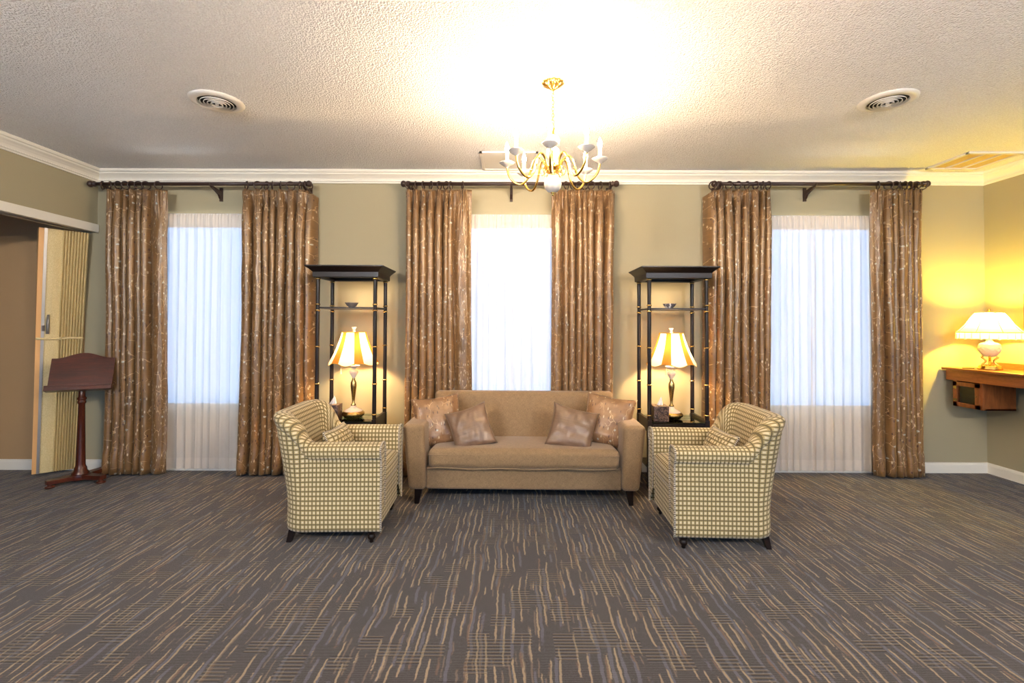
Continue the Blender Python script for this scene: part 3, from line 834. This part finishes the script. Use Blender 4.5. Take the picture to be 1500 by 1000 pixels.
def table_lamp(x, y, label):
    t = empty('table_lamp', (x, y, .545), 0, label, 'lamp', 'brass table lamps on the shelf towers')
    m = MB(); m.lathe([(.001, 0), (.07, 0), (.078, .006), (.078, .012), (.09, .018), (.095, .03), (.093, .042), (.082, .052), (.07, .056)], seg=32); m.build('base', 'antique_brass', t)
    m = MB(); m.lathe([(.076, .054), (.074, .062), (.055, .072), (.032, .084), (.02, .098), (.018, .104)], seg=28); m.build('base_dome', 'porcelain', t)
    m = MB(); m.lathe([(.02, .102), (.022, .108), (.015, .118), (.011, .126), (.013, .16), (.02, .22), (.026, .27), (.024, .30), (.012, .325), (.014, .332), (.01, .34)], seg=28); m.build('stem', 'antique_brass', t)
    m = MB(); m.lathe([(.012, .338), (.018, .35), (.034, .375), (.038, .392), (.032, .405), (.016, .412), (.014, .42), (.04, .43), (.052, .442), (.05, .446), (.02, .44), (.001, .438)], seg=28); m.build('urn', 'porcelain', t)
    m = MB(); m.tube([(0, 0, .44), (0, 0, .515)], .011, 12); m.tube([(0, 0, .69), (0, 0, .735)], .003, 8)
    for sx in (-1, 1): m.tube([(sx * .012, 0, .47), (sx * .05, 0, .53), (sx * .05, 0, .62), (sx * .02, 0, .685), (0, 0, .70)], .002, 6)
    m.build('harp', 'brass', t, weld=False)
    m = MB(); m.ball((0, 0, .61), .03, sz=1.25, seg=20); m.build('bulb', 'lamp_light', t)
    # scalloped panel shade: eight plain panels and eight pleated gores
    SEG = 192; zt = .732; P = []
    for k in range(SEG):
        a = 2 * pi * k / SEG + .2; s8 = (k / SEG * 6) % 1; row = []
        for j in range(15):
            v = j / 14
            if s8 < .62: q = s8 / .62; dz = -.020 * sin(pi * q) * v ** 3; rr = 0; 
            else: q = (s8 - .62) / .38; dz = .004 * sin(pi * q) * v; rr = .003 * sin(q * pi * 10)
            r = .1 + (.205 - .1) * (v ** 1.12) + rr - .006 * sin(pi * v)
            row.append((r * cos(a), r * sin(a), zt - .262 * v + dz))
        P.append(row)
    m = MB(); m.grid(P, cu=True); 
    for i in range(len(m.mi)):
        k = i // 14
        if ((k / SEG * 6) % 1) >= .62: m.mi[i] = 1
    m.build('lamp_shade', ['shade_cream', 'shade_pleat'], t)
    m = MB(); m.tube([P[k][-1] for k in range(SEG)], .003, 6, closed=True); m.tube([P[k][0] for k in range(0, SEG, 2)], .0035, 6, closed=True); m.build('shade_braid', 'shade_trim', t)
    m = MB(); 
    for a in (0, 2 * pi / 3, 4 * pi / 3): m.tube([(0, 0, .728), (.1 * cos(a), .1 * sin(a), .728)], .0015, 5)
    m.build('spider', 'brass', t, weld=False)
    m = MB(); m.lathe([(.004, .73), (.012, .738), (.008, .748), (.012, .76), (.022, .774), (.02, .778), (.001, .772)], seg=16); m.build('finial', 'porcelain', t)
    m = MB(); m.tube([(-.075, -.10, .50), (-.075, -.10, .42)], .0012, 5); m.tube([(-.075, -.10, .425), (-.075, -.10, .405), (-.075, -.10, .38)], [.004, .006, .008], 8); m.build('pull_tassel', 'shade_cream', t, weld=False)
table_lamp(-1.362, 4.125, 'lit brass and porcelain table lamp on the left shelf tower')
table_lamp(1.375, 4.125, 'lit brass and porcelain table lamp on the right shelf tower')

# ------------------------------------------------------------------ chandelier
def chandelier(x, y, label):
    t = empty('chandelier', (x, y, ZC), 0, label, 'chandelier')
    B = 2.285 - ZC
    m = MB(); m.lathe([(.001, -.046), (.012, -.044), (.018, -.036), (.038, -.024), (.058, -.012), (.064, -.004), (.064, 0)], seg=48, rad=lambda a, z: 1 + .07 * cos(12 * a)); m.build('canopy', 'bright_brass', t)
    m = MB(); z = -.045; k = 0
    while z > B + .225:
        r = .011; pts = []
        for q in range(14):
            a = 2 * pi * q / 14; w, h_ = r * .62 * cos(a), r * 1.25 * sin(a)
            pts.append((w if k % 2 else 0, 0 if k % 2 else w, z - .012 + h_))
        m.tube(pts, .0022, 6, closed=True); z -= .0195; k += 1
    pts = [(.006 * sin(i * .9), .006 * cos(i * .9), -.04 - (-.04 - B - .21) * i / 24) for i in range(25)]; m.tube(pts, .002, 5)
    m.build('chain', 'bright_brass', t, weld=False)
    m = MB(); m.lathe([(.004, B + .215), (.012, B + .205), (.007, B + .195), (.007, B + .175), (.016, B + .168), (.008, B + .16)], seg=20); m.build('loop_cap', 'bright_brass', t)
    m = MB(); m.lathe([(.01, B + .165), (.03, B + .158), (.04, B + .142), (.038, B + .122), (.024, B + .108), (.012, B + .104), (.014, B + .098), (.036, B + .082), (.038, B + .06), (.028, B + .035), (.014, B + .015)], seg=28); m.build('porcelain_vase', 'porcelain', t)
    m = MB(); m.lathe([(.014, B + .017), (.02, B + .008), (.014, B), (.03, B - .006), (.036, B - .02), (.03, B - .034), (.018, B - .042), (.022, B - .05), (.014, B - .062), (.016, B - .078)], seg=28); m.build('hub', 'bright_brass', t)
    m = MB(); m.lathe([(.014, B - .074), (.03, B - .08), (.046, B - .098), (.052, B - .122), (.046, B - .148), (.032, B - .164), (.012, B - .172)], seg=32); m.build('porcelain_ball', 'porcelain', t)
    m = MB(); m.lathe([(.012, B - .170), (.014, B - .174), (.006, B - .180), (.008, B - .186), (.001, B - .194)], seg=16); m.build('bottom_finial', 'bright_brass', t)
    prof = catmull([(.030, -.055), (.045, -.02), (.062, .022), (.088, .040), (.112, .020), (.128, -.03), (.148, -.085), (.185, -.118), (.225, -.105), (.258, -.065), (.270, -.015)], 5)
    curl = catmull([(.03, -.03), (.06, -.07), (.075, -.045), (.065, -.02), (.05, -.03)], 5)
    for k in range(8):
        a = R(-8 + 45 * k); ca, sa = cos(a), sin(a)
        m = MB(); m.tube([(r * ca, r * sa, B + z) for r, z in prof], .0065, 8)
        m.tube([(r * ca, r * sa, B + z) for r, z in curl], .003, 6)
        m.ball((.129 * ca, .129 * sa, B - .035), .009, seg=8)
        arm = m.build('arm', 'bright_brass', t, weld=False)
        c = (.271 * ca, .271 * sa, B - .012)
        m = MB(); m.lathe([(.006, -.004), (.010, 0), (.016, .006), (.026, .010), (.043, .024), (.045, .027), (.041, .026), (.02, .018), (.001, .016)], c, 24, rad=lambda a, z: 1 + .03 * cos(6 * a)); m.build('bobeche', 'porcelain', arm)
        m = MB(); m.lathe([(.0105, .016), (.0105, .088), (.005, .089), (.001, .089)], c, 14); m.build('candle_sleeve', 'candle_sleeve', arm)
        m = MB(); m.lathe([(.004, .086), (.007, .09), (.0125, .105), (.0125, .116), (.008, .132), (.003, .146), (.001, .15)], c, 14); m.build('candle_bulb', 'candle_light', arm)
    return t
ch = chandelier(.236, 2.78, 'lit brass and white porcelain chandelier with eight candle arms')

# ------------------------------------------------------------------ lectern
t = empty('lectern', (-3.655, 4.075, 0), R(27), 'mahogany lectern on a turned post, in front of the folded door', 'lectern')
feet = [(x * cos(R(-27)) - y * sin(R(-27)), x * sin(R(-27)) + y * cos(R(-27))) for x, y in [(-.10, -.165), (.20, -.03), (.03, .21)]]
m = MB()
for fx, fy in feet:
    a = math.atan2(fy, fx); L = sqrt(fx * fx + fy * fy) + .025; ca, sa = cos(a), sin(a); V = []
    for z in (.035, .068):
        for d, w in ((0, -.05), (L, -.026), (L, .026), (0, .05)): V.append((d * ca - w * sa, d * sa + w * ca, z))
    m.hexa(V)
m.lathe([(.001, .03), (.075, .03), (.075, .07), (.001, .072)], seg=24)
m.build('base', 'mahogany', t, weld=False, bevel=.003)
for fx, fy in feet:
    m = MB(); m.lathe([(.001, 0), (.022, 0), (.032, .006), (.034, .014), (.028, .02), (.016, .023), (.018, .036)], (fx, fy, 0), 18); m.build('foot', 'mahogany', t)
m = MB(); m.lathe([(.06, .07), (.058, .085), (.045, .10), (.042, .125), (.036, .135), (.033, .15), (.026, .48), (.023, .66), (.030, .67), (.030, .685), (.024, .69), (.032, .70), (.032, .712), (.024, .72), (.022, .79)], seg=24); m.build('post', 'mahogany_post', t)
m = MB(); W = .210; V = []; top = []
N_ = 30
tilt = R(20)
def brd(x, s, d): return (x, -.045 + s * sin(tilt) - d * cos(tilt), .795 + s * cos(tilt) + d * sin(tilt))
for i in range(N_ + 1):
    u = -1 + 2 * i / N_; s_ = .265 + .046 * (.5 + .5 * cos(pi * min(1, abs(u) * 1.12))) if abs(u) < .9 else .265
    top.append((W * u, s_))
P = [[brd(x, 0, -.008), brd(x, s_, -.008), brd(x, s_, .008), brd(x, 0, .008)] for x, s_ in top]
m.grid(P, cv=True, smooth=False)
for e in (0, -1): m.add(P[e], [(0, 1, 2, 3)], smooth=False)
m.build('reading_board', 'mahogany', t, weld=False)
m = MB()
V = [brd(sx * (W + .008), s_, d) for s_, d in ((-.022, -.008), (-.022, .055), (.006, .055), (.006, -.008)) for sx in (-1, 1)]
m.hexa([V[0], V[1], V[3], V[2], V[6], V[7], V[5], V[4]]); V = [brd(sx * (W + .008), s_, d) for s_, d in ((.006, .045), (.006, .055), (.022, .055), (.022, .045)) for sx in (-1, 1)]
m.hexa([V[0], V[1], V[3], V[2], V[6], V[7], V[5], V[4]]); m.build('ledge', 'mahogany', t, weld=False, bevel=.002)

# ------------------------------------------------------------------ folded accordion door
t = empty('accordion_door', (-3.95, 4.25, 0), 0, 'folded cream accordion door stacked in the corner, behind the lectern', 'door')
base = Vector((-3.95, 4.25, 0))
def door_pt(s_, off, z):
    k = (2.17 - z) / 2.15
    w = .018 * sin(pi * min(1, k * 1.05))
    p0 = Vector((-4.075, 4.10)).lerp(Vector((-4.20, 4.205)), k); p1 = Vector((-3.872, 4.365)).lerp(Vector((-3.985, 4.395)), k)
    d = p1 - p0; n = Vector((d.y, -d.x)).normalized()
    p = p0 + d * s_ + n * (off - w)
    return (p.x - base.x, p.y - base.y, z)
ZS = [2.17 - (2.17 - .02) * j / 24 for j in range(25)]
m = MB(); S0 = [(.16, 0), (.20, .004), (.30, .006), (.38, .003), (.42, .0), (.45, -.002)]
nP = 9
for k in range(nP):
    a = .45 + .55 * k / nP; w_ = .55 / nP
    S0 += [(a + w_ * .12, .0), (a + w_ * .5, .012), (a + w_ * .88, .0), (a + w_ * 1.0, -.014)]
S0 += [(1.0, -.10), (.16, -.10)]
P = [[door_pt(a, o_, z) for z in ZS] for a, o_ in S0]
m.grid(P, cu=True, smooth=False)
m.build('pleated_curtain', 'accordion_vinyl', t, weld=False)
m = MB(); P = [[door_pt(a, o_, z) for z in ZS] for a, o_ in ((0, .004), (.10, .004), (.10, -.05), (0, -.05))]; m.grid(P, cu=True, smooth=False); m.build('lead_post', 'accordion_post', t, weld=False)
m = MB(); P = [[door_pt(a, o_, z) for z in ZS] for a, o_ in ((.10, .010), (.165, .010), (.165, -.02), (.10, -.02))]; m.grid(P, cu=True, smooth=False); m.build('metal_strip', 'grey_metal', t, weld=False)
m = MB(); hp = [door_pt(.235, .025, z) for z in (1.27, 1.31, 1.35, 1.40)]; m.tube([door_pt(.235, .008, 1.27)] + hp + [door_pt(.235, .008, 1.40)], .007, 8)
m.box(tuple(Vector(door_pt(.235, .010, 1.335))), (.022, .01, .17)); m.box(tuple(Vector(door_pt(.15, .014, 1.30))), (.012, .012, .05)); m.build('handle', 'grey_metal', t, weld=False)
m = MB(); st = [door_pt(a, .018, 1.21 - .004 * sin(a * 6)) for a in [i / 12 for i in range(13)]]
P = [[(x, y, z - .01), (x, y, z + .01)] for x, y, z in st]; m.grid(P); m.box(door_pt(.5, .021, 1.21), (.02, .006, .026)); o = m.build('tie_strap', 'accordion_vinyl', t, weld=False)
md = o.modifiers.new('thick', 'SOLIDIFY'); md.thickness = .003

# ------------------------------------------------------------------ wall desk, lamp, picture
t = empty('wall_desk', (4.17, 3.4, .62), 0, 'oak wall desk on the right wall with a small glazed cabinet under it', 'desk')
z0 = .62; Y0 = 3.4
def L_(x, y, z): return (x - 4.17, y - Y0, z - z0)
m = MB(); m.box(L_(4.165, 3.25, .962), (.43, 2.31, .022)); m.build('top', 'oak', t, weld=False, bevel=.005)
m = MB(); m.box(L_(3.992, 3.25, .905), (.022, 2.28, .092)); m.box(L_(4.18, 4.39, .905), (.36, .02, .092)); m.build('apron', 'oak', t, weld=False, bevel=.003)
m = MB(); m.box(L_(4.368, 3.25, .998), (.02, 2.2, .05)); m.build('backsplash', 'oak', t, weld=False, bevel=.003)
for yc_ in (4.195, 2.3):
    c = MB(); x0_, x1_ = 3.99, 4.275; ya, yb_ = yc_ - .135, yc_ + .135; za, zb_ = .63, .862
    c.box(L_((x0_ + x1_) / 2 + .01, yc_, za + .008), (x1_ - x0_ - .02, .27, .016)); c.box(L_((x0_ + x1_) / 2 + .01, ya + .008, (za + zb_) / 2), (x1_ - x0_ - .02, .016, zb_ - za))
    c.box(L_((x0_ + x1_) / 2 + .01, yb_ - .008, (za + zb_) / 2), (x1_ - x0_ - .02, .016, zb_ - za)); c.box(L_(x1_ - .006, yc_, (za + zb_) / 2), (.012, .24, zb_ - za))
    c.box(L_(x0_ + .012, yc_ + .115, (za + zb_) / 2), (.024, .04, zb_ - za)); c.box(L_(x0_ + .012, ya + .012, (za + zb_) / 2), (.024, .024, zb_ - za))
    cb = c.build('cabinet', 'oak_face', t, weld=False, bevel=.002)
    d = MB(); dy0, dy1 = ya + .02, yb_ - .012
    for y in (dy0 + .018, dy1 - .018): d.box(L_(x0_ - .004, y, .743), (.018, .036, .215))
    for z in (.652, .834): d.box(L_(x0_ - .004, (dy0 + dy1) / 2, z), (.018, dy1 - dy0, .034))
    d.box(L_(x0_ + .002, (dy0 + dy1) / 2, .743), (.003, dy1 - dy0 - .05, .16), mi=1)
    d.lathe([(.001, 0), (.007, .001), (.007, .008), (.001, .01)], L_(x0_ - .022, dy0 + .018, .738), 12, mi=2)
    for z in (.69, .80): d.box(L_(x0_ - .015, dy1 - .022, z), (.004, .03, .022), mi=2)
    d.build('cabinet_door', ['oak_face', 'door_glass', 'antique_brass'], t, weld=False)
m = MB(); m.box((0, 0, .003), (.10, .010, .006)); o = m.build('pen', 'black_stick', weld=False); o.location = (4.03, 4.225, .973); tag(o, 'thin dark pen lying on the wall desk left of the corner lamp', 'pen')

t = empty('corner_lamp', (4.125, 4.13, .973), 0, 'lit lamp with white fringed shade on the wall desk in the corner', 'lamp')
m = MB(); m.lathe([(.001, 0), (.08, 0), (.082, .01), (.074, .018), (.076, .026), (.066, .036), (.05, .042), (.001, .044)], seg=30); m.build('base', 'bright_brass', t)
m = MB()
for k in range(4):
    a = pi / 4 + k * pi / 2; pts = catmull([(.05, .04), (.032, .06), (.026, .078), (.040, .095), (.052, .108), (.04, .118)], 4)
    m.tube([(r * cos(a), r * sin(a), z) for r, z in pts], .007, 8)
m.tube([(0, 0, .04), (0, 0, .12)], .010, 10); m.build('scroll_legs', 'bright_brass', t, weld=False)
m = MB(); m.lathe([(.02, .11), (.045, .118), (.066, .15), (.074, .185), (.07, .215), (.055, .228), (.03, .236), (.018, .25), (.012, .27)], seg=36); m.build('urn', 'porcelain_yellow', t)
m = MB()
for s_ in (-1, 1):
    for k in range(12):
        a0 = 2 * pi * k / 12; m.tube([((.0745 + .001) * (1 - .10 * ((q - 3) / 3) ** 2) * cos(a0 + s_ * q * .12), .0755 * (1 - .10 * ((q - 3) / 3) ** 2) * sin(a0 + s_ * q * .12), .155 + q * .009) for q in range(7)], .0025, 5)
m.build('lattice_band', 'porcelain_yellow', t, weld=False)
m = MB(); m.tube([(0, 0, .26), (0, 0, .33)], .012, 10)
for a in (0, 2 * pi / 3, 4 * pi / 3): m.tube([(0, 0, .485), (.089 * cos(a), .089 * sin(a), .487)], .002, 5)
m.tube([(.012, 0, .29), (.045, 0, .34), (.045, 0, .42), (0, 0, .487), (-.045, 0, .42), (-.045, 0, .34), (-.012, 0, .29)], .002, 5); m.build('harp', 'brass', t, weld=False)
m = MB(); m.ball((0, 0, .44), .03, sz=1.25, seg=20); m.build('bulb', 'desk_light', t)
m = MB(); m.lathe([(.09, .49), (.118, .45), (.152, .39), (.188, .345), (.212, .32)], seg=64, rad=lambda a, z: 1 + .012 * abs(cos(4 * a)) ** .5); sh = m.build('lamp_shade', 'shade_white', t)
m = MB()
for k in range(8):
    a = pi / 8 + 2 * pi * k / 8; m.tube([(r * cos(a), r * sin(a), z) for r, z in ((.091, .49), (.119, .45), (.153, .39), (.189, .345), (.213, .32))], .002, 5)
m.tube([(.213 * cos(2 * pi * q / 48), .213 * sin(2 * pi * q / 48), .32) for q in range(48)], .004, 6, closed=True); m.tube([(.09 * cos(2 * pi * q / 48), .09 * sin(2 * pi * q / 48), .49) for q in range(48)], .0035, 6, closed=True)
m.build('shade_braid', 'shade_trim', t, weld=False)
m = MB(); P = [[(.212 * (1 + .006 * sin(q * 2.1)) * cos(2 * pi * q / 144), .212 * (1 + .006 * sin(q * 2.1)) * sin(2 * pi * q / 144), z - (.006 if q % 12 in (0, 1) and z < .28 else 0)) for z in (.318, .30, .28, .266)] for q in range(144)]
m.grid(P, cu=True)
for k in range(24):
    a = 2 * pi * k / 24; m.tube([(.214 * cos(a), .214 * sin(a), .316), (.215 * cos(a), .215 * sin(a), .262)], [.002, .0045], 6)
m.build('fringe', 'shade_white', t, weld=False)
m = MB(); m.lathe([(.004, .49), (.01, .496), (.006, .505), (.011, .516), (.001, .526)], seg=12); m.build('finial', 'bright_brass', t)

t = empty('picture_frame', (4.37, 3.87, 1.33), 0, 'wood framed picture on the right wall, cut by the photo edge', 'picture')
m = MB()
for y in (-.175, .175): m.box((-.012, y, .145), (.024, .03, .30))
for z in (.01, .28): m.box((-.012, 0, z), (.024, .37, .03))
m.build('frame', 'oak_face', t, weld=False, bevel=.003)
m = MB(); m.box((-.004, 0, .145), (.006, .33, .25)); m.build('print', 'picture_print', t, weld=False)

# ------------------------------------------------------------------ two unseen chandeliers added behind the camera as fill light
rear_fill_bulbs = {}
for x_, side in ((-2.2, 'left'), (2.6, 'right')):
    c2 = copy_tree(ch); c2.location = (x_, -.9, ZC); c2['label'] = 'lit brass chandelier added unseen behind the camera as fill light, %s one' % side
    for arm in c2.children:
        for q in arm.children:
            if q.name.startswith('candle_bulb'):
                q.data = rear_fill_bulbs.setdefault(q.data.name, q.data.copy()); q.data.materials[0] = M['rear_fill_light']
